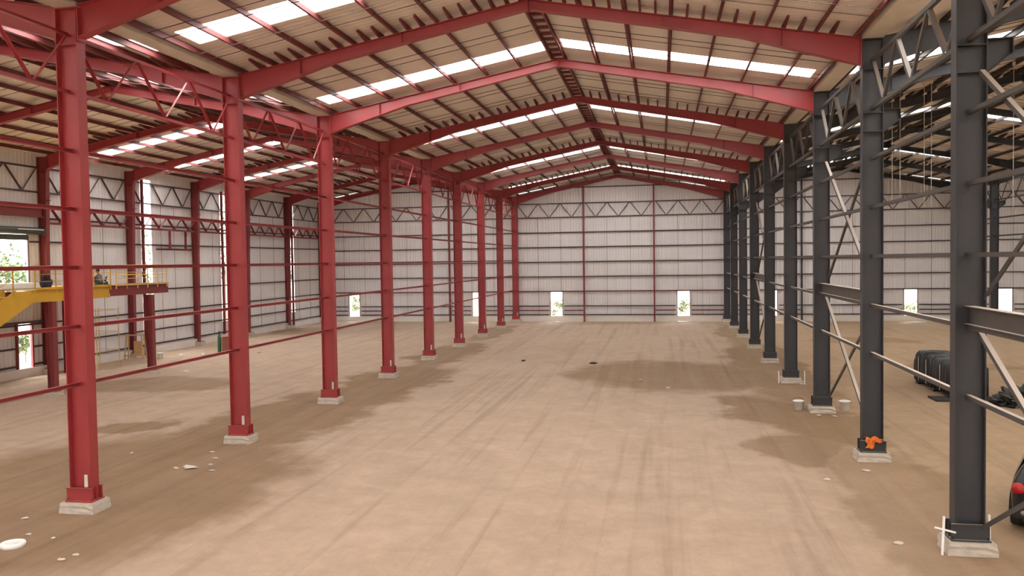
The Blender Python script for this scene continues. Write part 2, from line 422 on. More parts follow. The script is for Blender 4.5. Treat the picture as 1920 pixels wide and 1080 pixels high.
for k in (-1, 0, 1, 2):
    m = 'red' if k < 1 else 'grey'
    cn = 'red' if k < 1 else 'dark grey'
    prs = {c: Proto(make_rafter(k, c, m)) for c in (False, True)}
    for i in range(9):
        if k == 1 and i < 1: continue
        if k == 2 and i < 6: continue
        o = prs[i % 2 == 1].put((k * W, i * BAY, 0))
        tag(o, f'{cn} gable rafter across the {NAVE[k]} at the {ORD[i]} row of columns' if i < 8 else f'{cn} gable rafter across the {NAVE[k]} against the end wall', 'rafter', f'gable rafters of the {NAVE[k]}')

# ------------------------------------------------------------------ columns
def plinth_mesh(w, l, h, seed):
    rnd = random.Random(seed); mb = MB()
    bm = bmesh.new(); bmesh.ops.create_cube(bm, size=1)
    bmesh.ops.subdivide_edges(bm, edges=bm.edges[:], cuts=3, use_grid_fill=True)
    for v in bm.verts:
        x, y, z = v.co
        j = 0.018
        v.co = Vector((x * w * (1 - .06 * (z + .5)), y * l * (1 - .06 * (z + .5)), (z + .5) * h))
        if 0.02 < v.co.z < h - .01: v.co += Vector((rnd.uniform(-j, j), rnd.uniform(-j, j), 0))
    mb.v = [tuple(v.co) for v in bm.verts]; bm.verts.index_update()
    mb.f = [tuple(v.index for v in f_.verts) for f_ in bm.faces]; mb.sm = [False] * len(mb.f); bm.free()
    return mb

def make_column(m, corbels=(), lug=False, cross=False):
    r = empty('steel_column')
    zb = 0.24
    MB().bar((0, 0, zb + .03), (0, 0, HE - .02), I_prof(0.53, 0.28, 0.02, 0.014), up=(0, 1, 0)).build('shaft', m, r)
    plinth_mesh(0.86, 0.62, zb, 3).build('plinth', 'concrete', r)
    MB().box(-.34, .34, -.22, .22, zb, zb + .03).build('base_plate', m, r)
    MB().box(-.33, .33, -.20, -.142, zb + .30, zb + .318).box(-.33, .33, .142, .20, zb + .30, zb + .318).build('stiffener_plate', m, r)
    for sy in (-1, 1):
        y = sy * .155
        MB().box(-.33, .33, y - .008, y + .008, zb + .03, zb + .30).build('gusset', m, r)
    for sx in (-1, 1):
        x = sx * .30
        MB().box(x - .025, x + .025, -.006, .006, zb + .03, zb + .30).build('gusset', m, r)
        for sy in (-1, 1):
            MB().lathe([(0, zb + .10), (.016, zb + .10), (.016, zb + .03)], 6, (sx * .30, sy * .19, 0), smooth=False).build('anchor_bolt', m, r)
    MB().box(-.275, .275, -.15, .15, HE - .02, HE).build('cap_plate', m, r)
    MB().box(-.243, .243, -.135, -.008, HE - .82, HE - .80).build('stiffener_plate', m, r)
    if lug:
        MB().box(.13, .21, -.168, -.143, zb + .34, zb + .62).build('lug_plate', 'pale', r)
    if corbels:
        for z in (8.84, 9.33):
            MB().box(-.243, .243, -.138, -.008, z, z + .02).build('stiffener_plate', m, r)
        for sx in corbels:
            mb = MB(); a = sx * .267; b = sx * .68
            mb.prism([(a, -.01, 8.82), (b, -.01, 9.14), (b, -.01, 9.44), (a, -.01, 9.44)], (0, .02, 0))
            mb.prism([(a, -.14, 9.42), (b, -.14, 9.42), (b, -.14, 9.44), (a, -.14, 9.44)], (0, .28, 0))
            mb.prism([(a, -.14, 8.82), (b, -.14, 9.14), (b, -.14, 9.16), (a, -.14, 8.84)], (0, .28, 0))
            mb.prism([(b, -.14, 9.14), (b + sx * .015, -.14, 9.14), (b + sx * .015, -.14, 9.44), (b, -.14, 9.44)], (0, .28, 0))
            mb.build('corbel', m, r)
    return r
cl = Proto(make_column('red', lug=True)); cr = Proto(make_column('grey', (1,))); cs = Proto(make_column('grey', (-1, 1)))
for i in range(-1, 9):
    o = cl.put((XL, i * BAY, 0))
    tag(o, f'red steel column on a concrete plinth, {ORD[i]} from the camera in the left row' if i >= 0 else 'red steel column of the left row, nearer than the first in view', 'column', 'red columns between nave and left aisle')
    o = cr.put((XR, i * BAY, 0))
    tag(o, f'dark grey steel column on a concrete plinth, {ORD[i]} from the camera in the right row' if i >= 0 else 'grey steel column of the right row, nearer than the first in view', 'column', 'grey columns between nave and right aisle')
for i in (5, 6, 7, 8):
    tag(cs.put((XS, i * BAY, 0)), f'dark column with crane brackets both sides beyond the right aisle, at the {ORD[i]} rafter', 'column', 'columns beyond the right aisle')

def make_wall_column():
    r = empty('wall_column')
    mb = MB(); xo = -0.28; zb = 0.3
    lev = [(zb, 0.04), (6.5, 0.13), (10.2, 0.24), (HE - .02, 0.268)]
    mb.box(xo, xo + .02, -.13, .13, zb, HE - .02)
    for (z0, x0), (z1, x1) in zip(lev[:-1], lev[1:]):
        mb.prism([(xo + .02, -.007, z0), (x0, -.007, z0), (x1, -.007, z1), (xo + .02, -.007, z1)], (0, .014, 0))
        mb.prism([(x0 - .02, -.13, z0), (x0, -.13, z0), (x1, -.13, z1), (x1 - .02, -.13, z1)], (0, .26, 0))
    mb.build('shaft', 'red_dull', r)
    MB().box(-.30, .18, -.2, .2, zb - .03, zb).build('base_plate', 'red_dull', r)
    plinth_mesh(0.62, 0.6, zb - .03, 5).build('plinth', 'concrete', r)
    MB().box(-.258, .235, -.12, -.009, 10.42, 10.44).build('stiffener_plate', 'red_dull', r)
    MB().box(.18, .34, -.09, .09, 9.0, 9.03).build('bracket', 'red_dull', r)
    return r
cw = Proto(make_wall_column())
for i in range(2, 9):
    tag(cw.put((XWALL, i * BAY, 0)), f'dull red tapered column against the left wall, {ORD[i - 3]} from the camera' if i > 2 else 'dull red tapered column on the left wall, nearer than the first in view', 'column', 'tapered columns along the left wall')

# ------------------------------------------------------------------ lattice trusses
def make_truss(length, m, z0=9.46, z1=10.73, n=3, a=0.09, b=0.06, gap=0.3):
    r = empty('lattice_truss')
    MB().bar((0, 0, z1), (0, length, z1), L_prof(a, .012)).build('top_chord', m, r)
    MB().bar((0, 0, z0), (0, length, z0), L_prof(a, .012)).build('bottom_chord', m, r)
    step = length / n; q = .05
    for i in range(n):
        ya = i * step + (0.12 if i == 0 else 0.05); yb = (i + .5) * step; yc = (i + 1) * step - (0.12 if i == n - 1 else 0.05)
        MB().bar((0.012, ya, z1 - q), (0.012, yb - .06, z0 + q), L_prof(b, .01), up=(1, 0, 0)).build('diagonal', m, r)
        MB().bar((0.012, yb + .06, z0 + q), (0.012, yc, z1 - q), L_prof(b, .01), up=(1, 0, 0)).build('diagonal', m, r)
    return r
def between(i): return f'between the {ORD[i]} and {ORD[i + 1]} columns' if i >= 0 else 'nearer than the first column'
tl = Proto(make_truss(BAY - 0.02, 'red')); tr_ = Proto(make_truss(BAY - 0.02, 'grey_lt', b=0.095, a=0.095)); ts = Proto(make_truss(BAY - .02, 'grey'))
for i in range(-1, 8):
    tag(tl.put((XL, i * BAY + .01, 0)), f'red zigzag truss high in the left row, {between(i)}', 'truss', 'trusses linking the red columns')
    tag(tr_.put((XR, i * BAY + .01, 0)), f'grey zigzag truss high in the right row, {between(i)}', 'truss', 'trusses linking the grey columns')
for i in (5, 6, 7):
    tag(ts.put((XS, i * BAY + .01, 0)), f'dark zigzag truss beyond the right aisle, {between(i)}', 'truss', 'trusses beyond the right aisle')
tw = Proto(make_truss(BAY - 0.3, 'dark_steel', z0=9.45, z1=10.72, a=0.09, b=0.07))
for i in range(2, 8):
    tag(tw.put((XWALL - .20, i * BAY + .15, 0)), f'dark zigzag truss on the left wall, {ORD[i - 2]} bay from the camera', 'truss', 'trusses along the left wall')
tz = Proto(make_truss(BAY - 0.5, 'red_dull', z0=7.85, z1=8.62, n=4, a=0.12, b=0.10))
for i in range(3, 8):
    tag(tz.put((XWALL + .10, i * BAY + .25, 0)), f'low red zigzag bracing on the left wall, {ORD[i - 3]} bay along', 'truss', 'low zigzag bracing on the left wall')
PW = W / 3
te_r = Proto(make_truss(PW - 0.16, 'dark_steel', z0=9.36, z1=10.6, a=0.09, b=0.07))
YG = YB + 0.32
PN = ['left', 'middle', 'right']
PANELS = [(k, j) for k in (-1, 0, 1) for j in range(3)] + [(2, 0)]
for (k, j) in PANELS:
    o = te_r.put((k * W + j * PW + .08, YG, 0), -PI / 2)
    tag(o, f'dark zigzag truss on the end wall, {PN[j]} panel of the {NAVE[k]}', 'truss', 'trusses across the end wall')

# ------------------------------------------------------------------ girts, rods, bracing in the two column rows
def one(mb, name, m): return mb.build(name, m)
LEV = [2.9, 4.2, 5.53, 6.84, 8.14]
def span_mesh(name, m, length, prof):
    return Proto(MB().bar((0, 0, 0), (0, length, 0), prof).build(name, m))
gl = span_mesh('girt', 'red', BAY - .03, C_prof(0.085, 0.07, 0.008)); gr = span_mesh('girt', 'grey_lt', BAY - .03, C_prof(0.085, 0.09, 0.008))
for i in range(-1, 8):
    for j, z in enumerate(LEV):
        tag(gl.put((XL, i * BAY + .015, z)), f'red horizontal girt, {ORD[j]} level up, {between(i)} of the left row', 'girt', 'girts of the red column row')
        tag(gr.put((XR, i * BAY + .015, z)), f'grey horizontal girt, {ORD[j]} level up, {between(i)} of the right row', 'girt', 'girts of the grey column row')
gs = span_mesh('girt', 'grey', BAY - .03, C_prof(0.10, 0.08, 0.008))
for i in (6, 7):
    for j, z in enumerate(LEV[2:]):
        tag(gs.put((XS, i * BAY + .015, z)), f'thin dark girt, {ORD[j + 2]} level up, {between(i)} beyond the right aisle', 'girt', 'girts beyond the right aisle')

sb = Proto(MB().bar((0, 0, 0), (0, BAY - .04, 0), I_prof(0.34, 0.2, 0.014, 0.012), up=(1, 0, 0)).build('strut_beam', 'grey_lt'))
def brace_proto(dz, nm):
    return Proto(MB().bar((0, .32, 0), (0, BAY - .32, dz), L_prof(0.088, .012), up=(1, 0, 0)).build(nm, 'grey_lt'))
up_a, up_b = brace_proto(4.05, 'cross_brace'), brace_proto(-4.05, 'cross_brace')
lo_a, lo_b = brace_proto(3.55, 'cross_brace'), brace_proto(-3.55, 'cross_brace')
for i in (-1, 1, 4):
    tag(sb.put((XR, i * BAY + .02, 4.42)), f'grey strut beam at mid height of the right row, {between(i)}', 'beam', 'strut beams of the grey column row')
    for pr_, z, off, nm in ((up_a, 4.75, .10, 'upper brace rising away'), (up_b, 8.80, .195, 'upper brace falling away'), (lo_a, 0.55, .10, 'lower brace rising away'), (lo_b, 4.1, .195, 'lower brace falling away')):
        tag(pr_.put((XR + off, i * BAY, z)), f'grey diagonal {nm} in the right row, {between(i)}', 'brace', 'diagonal braces of the grey column row')

# roof sag rods: two pairs in every bay
rodp = {}
for k, ys in ((-1, range(1, 8)), (0, range(0, 8)), (1, range(1, 8))):
    for s in (0, 1):
        a, b = Vector(pt(0, s, 0.4, 0, -0.008)), Vector(pt(0, s, W / 2 - .30, 0, -0.008))
        pr_ = Proto(MB().bar(a, b, O_prof(0.011, 5), smooth=True).build('sag_rod', 'rod'))
        for i in ys:
            for q, dy in enumerate((2.25, 2.85, 4.45, 5.05)):
                tag(pr_.put((k * W, i * BAY + dy, 0)), f'sag rod, {ORD[q]} in bay after {ORD[i]} rafter, {SIDE[s]} slope of {NAVE[k]}', 'rod', f'sag rods under the {NAVE[k]} roof')
# valley gutters
for x, nm in ((XL, 'red column row'), (XR, 'grey column row'), (XS, 'far columns')):
    g = MB(); y0, y1 = (-7.0, YB + .3)
    g.prism([(x - .262, y0, HE + .20), (x - .262, y0, HE + .01), (x + .262, y0, HE + .01), (x + .262, y0, HE + .20), (x + .252, y0, HE + .20), (x + .252, y0, HE + .02), (x - .252, y0, HE + .02), (x - .252, y0, HE + .20)], (0, y1 - y0, 0))
    tag(g.build('valley_gutter', 'gutter'), f'beige valley gutter running along the top of the {nm}', 'gutter', 'valley gutters')

# ------------------------------------------------------------------ end wall framing
posts = []
for k in (-1, 0, 1, 2):
    for j in (1, 2):
        if k == 2 and j == 2: continue
        x = k * W + j * PW; d = min(x - k * W, (k + 1) * W - x)
        m = 'red_dull' if k < 1 else 'grey'
        p = empty('wall_post', (x, YG - .16, 0))
        MB().bar((0, 0, .03), (0, 0, rz(d) - rafter_depth(d) - .03), I_prof(0.2, 0.14, 0.012, 0.01), up=(1, 0, 0)).build('shaft', m, p)
        MB().box(-.12, .12, -.14, .12, 0, .03).build('base_plate', m, p)
        tag(p, f'slim {"red" if k < 1 else "grey"} post on the end wall, {"left" if j == 1 else "right"} one in the {NAVE[k]}', 'post', 'slim posts of the end wall')
ge = {m: span_mesh('wall_girt', m, PW - .16, C_prof(0.09, 0.07, 0.008)) for m in ('dark_steel', 'red_dull')}
ELEV = [0.62, 1.40, 2.72, 4.04, 5.36, 6.68, 8.0]
for (k, j) in PANELS:
    doors = [d for d in END_DOORS if k * W + j * PW < d[0] < k * W + (j + 1) * PW]
    for q, z in enumerate(ELEV):
        x0 = k * W + j * PW + .08; x1 = x0 + PW - .16
        lab = f'horizontal girt on the end wall, {ORD[q]} level up, {PN[j]} panel of the {NAVE[k]}'
        mm = 'red_dull' if (q == 2 and k < 1) else 'dark_steel'
        if doors and z < 2.6:
            d0, d1 = doors[0]
            for (a, b, w_) in ((x0, d0 - .12, 'left'), (d1 + .12, x1, 'right')):
                o = MB().bar((a, YG, z), (b, YG, z), C_prof(0.09, 0.07, 0.008)).build('wall_girt', mm)
                tag(o, f'short end wall girt {w_} of opening, {ORD[q]} level, {PN[j]} panel of {NAVE[k]}', 'girt', 'girts of the end wall')
        else:
            tag(ge[mm].put((x0, YG, z), -PI / 2), lab, 'girt', 'girts of the end wall')
    if doors:   # an extra low rail beside the openings
        d0, d1 = doors[0]
        for (a, b, w_) in ((x0, d0 - .12, 'left'), (d1 + .12, x1, 'right')):
            o = MB().bar((a, YG, 1.0), (b, YG, 1.0), C_prof(0.09, 0.07, 0.008)).build('wall_girt', 'red_dull' if k < 1 else 'dark_steel')
            tag(o, f'extra low girt {w_} of end wall opening, {PN[j]} panel of {NAVE[k]}', 'girt', 'girts of the end wall')
for k in (-1, 0, 1):
    hw = 4.4
    o = MB().bar((k * W + W / 2 - hw, YG, 12.0), (k * W + W / 2 + hw, YG, 12.0), C_prof(0.09, 0.07, 0.008)).build('wall_girt', 'dark_steel')
    tag(o, f'dark girt on the end wall just under the gable of the {NAVE[k]}', 'girt', 'girts of the end wall')
rp = Proto(MB().bar((0, 0, .65), (0, 0, 9.30), O_prof(0.012, 5), smooth=True).build('wall_rod', 'rod'))
rp2 = Proto(MB().bar((0, 0, 2.78), (0, 0, 9.30), O_prof(0.012, 5), smooth=True).build('wall_rod', 'rod'))
for (k, j) in PANELS:
    for q in (1, 2):
        x = k * W + j * PW + q * PW / 3
        dn = any(d0 - .2 < x < d1 + .2 for d0, d1 in END_DOORS)
        tag((rp2 if dn else rp).put((x, YG - .01, 0)), f'thin upright rod on end wall, {"left" if q == 1 else "right"} one, {PN[j]} panel of {NAVE[k]}', 'rod', 'tie rods of the end wall')
where = ['in the left aisle, by the corner', 'in the left aisle, beside the red columns', 'in the nave, beside the red columns', 'in the nave, beside the grey columns', 'in the right aisle, behind the grey columns', 'in the right aisle, seen between two grey columns', 'beyond the right aisle']
for n, (d0, d1) in enumerate(END_DOORS):
    d = empty(f'door_{n + 1}', ((d0 + d1) / 2, YW - .02, 0.5)); w2 = (d1 - d0) / 2
    for sg in (-1, 1):
        MB().box(sg * w2 - .03, sg * w2 + .03, -.06, .0, 0.005, 2.15).build('jamb', 'dark_steel', d)
    MB().box(-w2 - .03, w2 + .03, -.06, 0, 2.152, 2.21).build('lintel', 'dark_steel', d)
    tag(d, f'bright open doorway in the end wall {where[n]}', 'doorway', 'openings in the end wall', 'structure')

# ------------------------------------------------------------------ left wall framing
XG = XWALL - .20
SLEV = [0.6, 1.5, 2.65, 4.04, 5.54, 6.87, 8.1]
gw = span_mesh('wall_girt', 'dark_steel', BAY - .3, C_prof(0.09, 0.07, 0.008))
for i in range(2, 8):
    for q, z in enumerate(SLEV):
        y0 = i * BAY + .15
        if i == 2 and 4.3 < z < 7.2:
            o = MB().bar((XG, 20.15, z), (XG, 20.85, z), C_prof(0.09, 0.07, .008)).build('wall_girt', 'dark_steel')
            tag(o, f'short girt on the left wall beside the big opening, {ORD[q]} level up', 'girt', 'girts of the left wall'); continue
        if i == 2 and z < 2.6:
            for a, b, w_ in ((y0, 19.03, 'before'), (20.22, 20.85, 'after')):
                o = MB().bar((XG, a, z), (XG, b, z), C_prof(0.09, 0.07, .008)).build('wall_girt', 'dark_steel')
                tag(o, f'short girt {w_} the low doorway in the left wall, {ORD[q]} level up', 'girt', 'girts of the left wall')
            continue
        if i == 2 and q == 6: continue
        tag(gw.put((XG, y0, z)), f'horizontal girt on the left wall, {ORD[q]} level up, {ORD[i - 2]} bay from the camera', 'girt', 'girts of the left wall')
rw = Proto(MB().bar((0, 0, .65), (0, 0, 9.4), O_prof(0.012, 5), smooth=True).build('wall_rod', 'rod'))
for i in range(3, 8):
    for q in (1, 2):
        y = i * BAY + q * BAY / 3
        if any(g[0] - .25 < y < g[1] + .25 for g in GAPS): y += .9
        tag(rw.put((XG + .01, y, 0)), f'thin vertical tie rod on the left wall, {"nearer" if q == 1 else "farther"} one in the {ORD[i - 2]} bay', 'rod', 'tie rods of the left wall')
for n, (g0, g1, lo, hi) in enumerate(GAPS):
    p = empty('slot_post', (XWALL - .06, g0 - .16, 0))
    MB().bar((0, 0, .02), (0, 0, 10.9), I_prof(0.16, 0.12, 0.012, 0.01), up=(0, 1, 0)).build('shaft', 'red_dull', p)
    MB().box(-.075, .09, -.09, .09, 0, .02).build('base_plate', 'red_dull', p)
    tag(p, f'slim red post beside the {ORD[n]} open slot in the left wall', 'post', 'posts beside the wall slots')
tag(MB().bar((XWALL + .0, 14.2, 8.36), (XWALL + .0, 20.8, 8.36), I_prof(0.46, 0.24, 0.02, 0.014), up=(1, 0, 0)).build('lintel_beam', 'red_dull'),
    'deep red beam on the left wall above the dark roller shutter', 'beam')
sh = empty('roller_shutter', (XWI + .05, 17.8, 7.2))
MB().lathe([(0, -2.95), (.19, -2.95), (.19, 2.95), (0, 2.95)], 14, (.22, 0, .22), 'y').build('drum', 'dark_green', sh)
MB().box(.0, .05, -2.7, 2.25, -.25, .03).build('curtain', 'dark_green', sh)
MB().box(.02, .42, -3.0, -2.96, .0, .44).box(.02, .42, 2.96, 3.0, .0, .44).build('bracket', 'dark_steel', sh)
MB().box(.40, .43, 1.2, 2.9, .26, .30).build('rod', 'white', sh)
tag(sh, 'dark green roller shutter rolled up over the big opening in the left wall', 'shutter')
d = empty('window_1', (XWI, 17.6, 4.35))
MB().box(0.0, .06, 2.45, 2.52, 0, 2.84).build('jamb', 'dark_steel', d); MB().box(0, .06, -2.47, -2.4, 0, 2.84).build('jamb', 'dark_steel', d)
tag(d, 'big bright opening high in the left wall behind the yellow platform', 'opening', kind='structure')
d = empty('door_8', (XWI, 19.62, .46))
for a in (-.5, .5): MB().box(0, .12, a - .05, a + .05, .005, 2.25).build('jamb', 'red_dull', d)
MB().box(0, .12, -1.6, 1.3, 2.252, 2.36).build('lintel', 'dark_steel', d)
tag(d, 'bright low doorway in the left wall under the yellow platform', 'doorway', kind='structure')
for n, y in enumerate((31.95, 33.75)):
    tag(MB().bar((XWALL - .04, y, 6.665), (XWALL - .04, y, 7.8), C_prof(.10, .12, .01), up=(0, 1, 0)).build('hung_post', 'red_dull'), f'short red post below zigzag bracing on the left wall, {"nearer" if n == 0 else "farther"} of two', 'post', 'short posts on the left wall')
tag(MB().bar((XWALL - .04, 30.5, 6.6), (XWALL - .04, 34.8, 6.6), C_prof(.12, .09, .01)).build('sill_rail', 'red_dull'), 'red rail joining the feet of two short posts on the left wall', 'rail')

# hanging rods in the right aisle
for n, (x, y, z0) in enumerate(((21.93, 18, 7.6), (22.22, 18, 7.6), (23.1, 18, 7.4), (23.36, 18, 7.4), (26.28, 18, 7.0))):
    o = empty('hanger_rod', (x, y, z0))
    d_ = min(x - W, 2 * W - x)
    MB().bar((0, 0, 0), (0, 0, rz(d_) + .2 - z0), O_prof(.012, 5), smooth=True).build('rod', 'pale', o)
    MB().box(-.05, .05, -.03, .03, rz(d_) + .0 - z0, rz(d_) + .18 - z0).build('clamp', 'pale', o)
    tag(o, f'thin hanging rod under the right aisle roof, {ORD[n]} from the left', 'rod', 'hanging rods in the right aisle')

# ------------------------------------------------------------------ yellow platform and stair
PX, PZ = -12.8, 4.6
pf = empty('platform', (PX, 18.2, 0))
Y0, Y1, YM = 13.42 - 18.2, 22.9 - 18.2, 18.28 - 18.2
MB().box(-5.4, -.11, Y0 + .02, Y1 - .02, PZ - .03, PZ).build('deck', 'yellow', pf)
MB().bar((-.05, Y0, 4.34), (-.05, YM, 4.34), C_prof(0.52, 0.1, 0.015)).build('fascia', 'yellow', pf)
MB().bar((-.05, YM + .005, 4.385), (-.05, Y1, 4.385), I_prof(0.51, 0.12, 0.02, 0.015), up=(1, 0, 0)).build('edge_beam', 'red_dull', pf)
MB().bar((-.12, Y1 - .1, 4.34), (-5.35, Y1 - .1, 4.34), I_prof(0.40, 0.12, 0.02, 0.015), up=(0, 1, 0)).build('edge_beam', 'red_dull', pf)
MB().box(-5.4, -1.62, 10.4 - 18.2, Y0 + .015, PZ - .03, PZ).build('deck', 'yellow', pf)
MB().bar((-1.56, 10.4 - 18.2, 4.34), (-1.56, Y0 - .01, 4.34), C_prof(0.52, 0.1, 0.015)).build('fascia', 'yellow', pf)
for y in (14.45 - 18.2, 21.34 - 18.2):
    lg = MB().bar((-.06, y, .23), (-.06, y, 4.08), I_prof(0.34, 0.26, 0.02, 0.014), up=(0, 1, 0)).build('leg', 'red_dull', pf)
    plinth_mesh(.62, .55, .2, 8).build('plinth', 'concrete', lg, (-.06, y, 0)); MB().box(-.3, .18, y - .2, y + .2, .2, .23).build('base_plate', 'red_dull', lg)
for y in (14.45 - 18.2, 21.34 - 18.2):
    MB().bar((-5.0, y, .0), (-5.0, y, 4.08), I_prof(0.24, 0.2, 0.02, 0.014), up=(0, 1, 0)).build('leg', 'red_dull', pf)
    MB().bar((-.12, y, 4.32), (-5.2, y, 4.32), I_prof(0.36, 0.12, 0.02, 0.015), up=(0, 1, 0)).build('cross_beam', 'red_dull', pf)
def rail_run(y0, y1, x, m, parent, n):
    for z, t in ((5.6, .022), (5.25, .013), (4.95, .013)):
        MB().bar((x, y0, z), (x, y1, z), O_prof(t, 8), smooth=True).build('handrail' if z > 5.5 else 'mid_rail', m, parent)
    MB().box(x - .006, x + .006, y0, y1, PZ + .005, PZ + .10).build('toe_board', m, parent)
    for i in range(n):
        y = y0 + (y1 - y0) * i / (n - 1)
        MB().box(x - .02, x + .02, y - .02, y + .02, PZ - .15, 5.58).build('rail_post', m, parent)
rail_run(13.5 - 18.2, YM - .05, .03, 'yellow', pf, 5)
rail_run(YM + .35, Y1 - .2, .03, 'yellow_pale', pf, 6)
for z in (5.6, 5.1):
    MB().bar((0.03, Y1 - .2, z), (-5.2, Y1 - .2, z), O_prof(.02, 8), smooth=True).build('end_rail', 'yellow_pale', pf)
tag(pf, 'raised steel platform with yellow fascia, guard rails and red legs by the left wall', 'platform')

st = empty('staircase', (PX, 13.4, 0))
sl = 0.49; run = 8.2
for x in (-.06, -1.35):
    MB().prism([(x, -.02, PZ - .02), (x, -.02, 4.06), (x, -run, 4.06 - sl * run), (x, -run - .1, .0), (x, -run - .9, .0), (x, -1.0, PZ - .02)], (.04, 0, 0)).build('stringer', 'yellow', st)
for i in range(1, 17):
    y = -.5 - i * .49; z = PZ - i * .24
    MB().box(-1.3, -.08, y - .15, y + .16, z - .03, z).build('tread', 'yellow', st)
for x in (-.04, -1.33):
    for i in range(6):
        y = -1.0 - i * 1.4; MB().box(x - .02, x + .02, y - .02, y + .02, PZ - .3 - sl * (-y - 1.0), PZ + .95 - sl * (-y - 1.0)).build('rail_post', 'yellow', st)
    MB().bar((x, -1.0, PZ + .96), (x, -8.0, PZ + .96 - sl * 7), O_prof(.022, 8), smooth=True).build('handrail', 'yellow', st)
    MB().bar((x, -1.0, PZ + .5), (x, -8.0, PZ + .5 - sl * 7), O_prof(.014, 8), smooth=True).build('mid_rail', 'yellow', st)
tag(st, 'yellow steel stair running down from the platform towards the viewer', 'stair')
o = MB().box(-.55, .55, -1.2, 1.2, 0, .26).build('sheet_pile', 'white', loc=(-15.4, 15.2, PZ + .004), bevel=.04)
tag(o, 'low whitish pile on the yellow platform in front of the big opening', 'pile')

# dark bundle
def blob(name, m, loc, size, seed, sub=3, amp=.18, parent=None, flat=True):
    bm = bmesh.new(); bmesh.ops.create_icosphere(bm, subdivisions=sub, radius=1)
    rnd = random.Random(seed)
    ph = [(rnd.uniform(1, 4), rnd.uniform(0, 6), Vector((rnd.uniform(-1, 1), rnd.uniform(-1, 1), rnd.uniform(-1, 1))).normalized()) for _ in range(7)]
    for v in bm.verts:
        n = v.co.normalized(); s_ = 1 + amp * sum(math.sin(f_ * 2.2 * n.dot(ax) + p) for f_, p, ax in ph) / 3
        v.co = Vector((n.x * size[0] * s_, n.y * size[1] * s_, max(n.z * size[2] * s_, -size[2] * .72)))
    zmin = min(v.co.z for v in bm.verts)
    for v in bm.verts: v.co.z -= zmin
    me = bpy.data.meshes.new(name); bm.to_mesh(me); bm.free()
    me.polygons.foreach_set('use_smooth', [True] * len(me.polygons)); me.materials.append(M[m])
    o = bpy.data.objects.new(name, me); COL.objects.link(o); o.location = loc; o.parent = parent
    return o
bd = empty('wrapped_bundle', (-14.0, 15.62, PZ + .004))
blob('body', 'plum', (0, 0, 0), (.23, .27, .27), 4, parent=bd)
blob('hood', 'plum', (0, -.05, .35), (.17, .17, .19), 6, parent=bd)
MB().lathe([(0, .05), (.03, .04), (.05, 0)], 10, (.24, .2, .30), 'x').build('button', 'pale', bd)
tag(bd, 'dark plum rounded bundle on the yellow platform near the stair head', 'bundle')
tl_ = empty('hand_tool', (-14.0, 16.75, PZ + .004))
MB().bar((0, -.10, .03), (0, .12, .24), R_prof(.07, .07)).build('body', 'stone', tl_); MB().bar((0, -.28, .02), (0, -.1, .03), R_prof(.04, .03)).build('grip', 'stone', tl_)
tag(tl_, 'small dark tool lying on the platform between bundle and first red column', 'tool')
ht = empty('hose_coil', (-14.0, 19.55, PZ + .004))
MB().tube([(0, .05 * math.sin(a * 1.3) + .06 * math.cos(a * 3), .02 + .42 * a / 6) for a in [q * .5 for q in range(13)]], .03, 6).build('hose', 'stone', ht)
MB().box(-.07, .07, -.1, .06, 0, .16).build('nozzle', 'stone', ht)
tag(ht, 'dark hose standing coiled on the platform beside the seated person', 'hose')

# ------------------------------------------------------------------ the person on the platform
def skin_mesh(name, chains, m, parent, sub=2, loc=(0, 0, 0)):
    """chains: list of [(x,y,z,r), ...]; a chain that starts at an existing point joins it"""
    vs, es, rs, idx = [], [], [], {}
    for ch in chains:
        prev = None
        for (x, y, z, r) in ch:
            key = (round(x, 4), round(y, 4), round(z, 4))
            if key not in idx: idx[key] = len(vs); vs.append((x, y, z)); rs.append(r)
            i = idx[key]
            if prev is not None and prev != i: es.append((prev, i))
            prev = i
    me = bpy.data.meshes.new(name); me.from_pydata(vs, es, []); me.update()
    o = bpy.data.objects.new(name, me); COL.objects.link(o); o.parent = parent; o.location = loc
    o.modifiers.new('skin', 'SKIN')
    for v, r in zip(me.skin_vertices[0].data if me.skin_vertices else [], rs): v.radius = (r, r)
    if not me.skin_vertices:
        pass
    if me.skin_vertices:
        me.skin_vertices[0].data[0].use_root = True
    s_ = o.modifiers.new('sub', 'SUBSURF'); s_.levels = sub; s_.render_levels = sub
    me.materials.append(M[m])
    return o
pe = empty('person', (-13.75, 18.72, PZ + .045), 0)
# seated on the deck, facing the left wall (-x), knees drawn up, arms round the shins
torso = [(0, 0, .12, .15), (.01, 0, .28, .135), (0, 0, .45, .155), (-.03, 0, .56, .10), (-.05, 0, .63, .052), (-.07, 0, .70, .06)]
legs = []; hands = []
for sg in (-1, 1):
    legs.append([(0, 0, .12, .15), (-.05, sg * .10, .13, .10), (-.36, sg * .15, .42, .068), (-.50, sg * .14, .06, .045), (-.62, sg * .15, .04, .036)])
arms = []
for sg in (-1, 1):
    arms.append([(0, 0, .45, .155), (-.02, sg * .17, .50, .062), (-.16, sg * .25, .31, .045), (-.40, sg * .12, .33, .03), (-.46, sg * .05, .335, .024)])
skin_mesh('body', [torso] + legs + arms, 'skin', pe)
def hand(sg):
    out = []
    w0 = (-.46, sg * .05, .335)
    for q in range(4):
        z = .335 + (q - 1.5) * .018; l = (.055, .065, .06, .045)[q]
        out.append([(w0[0], w0[1], w0[2], .016), (w0[0] - .03, w0[1] - sg * .02, z, .010), (w0[0] - .045, w0[1] - sg * (.02 + l * .6), z - .004, .009), (w0[0] - .03, w0[1] - sg * (.03 + l), z - .006, .008)])
    out.append([(w0[0], w0[1], w0[2], .016), (w0[0] + .01, w0[1] - sg * .03, .365, .010), (w0[0] - .005, w0[1] - sg * .06, .372, .008)])
    return out
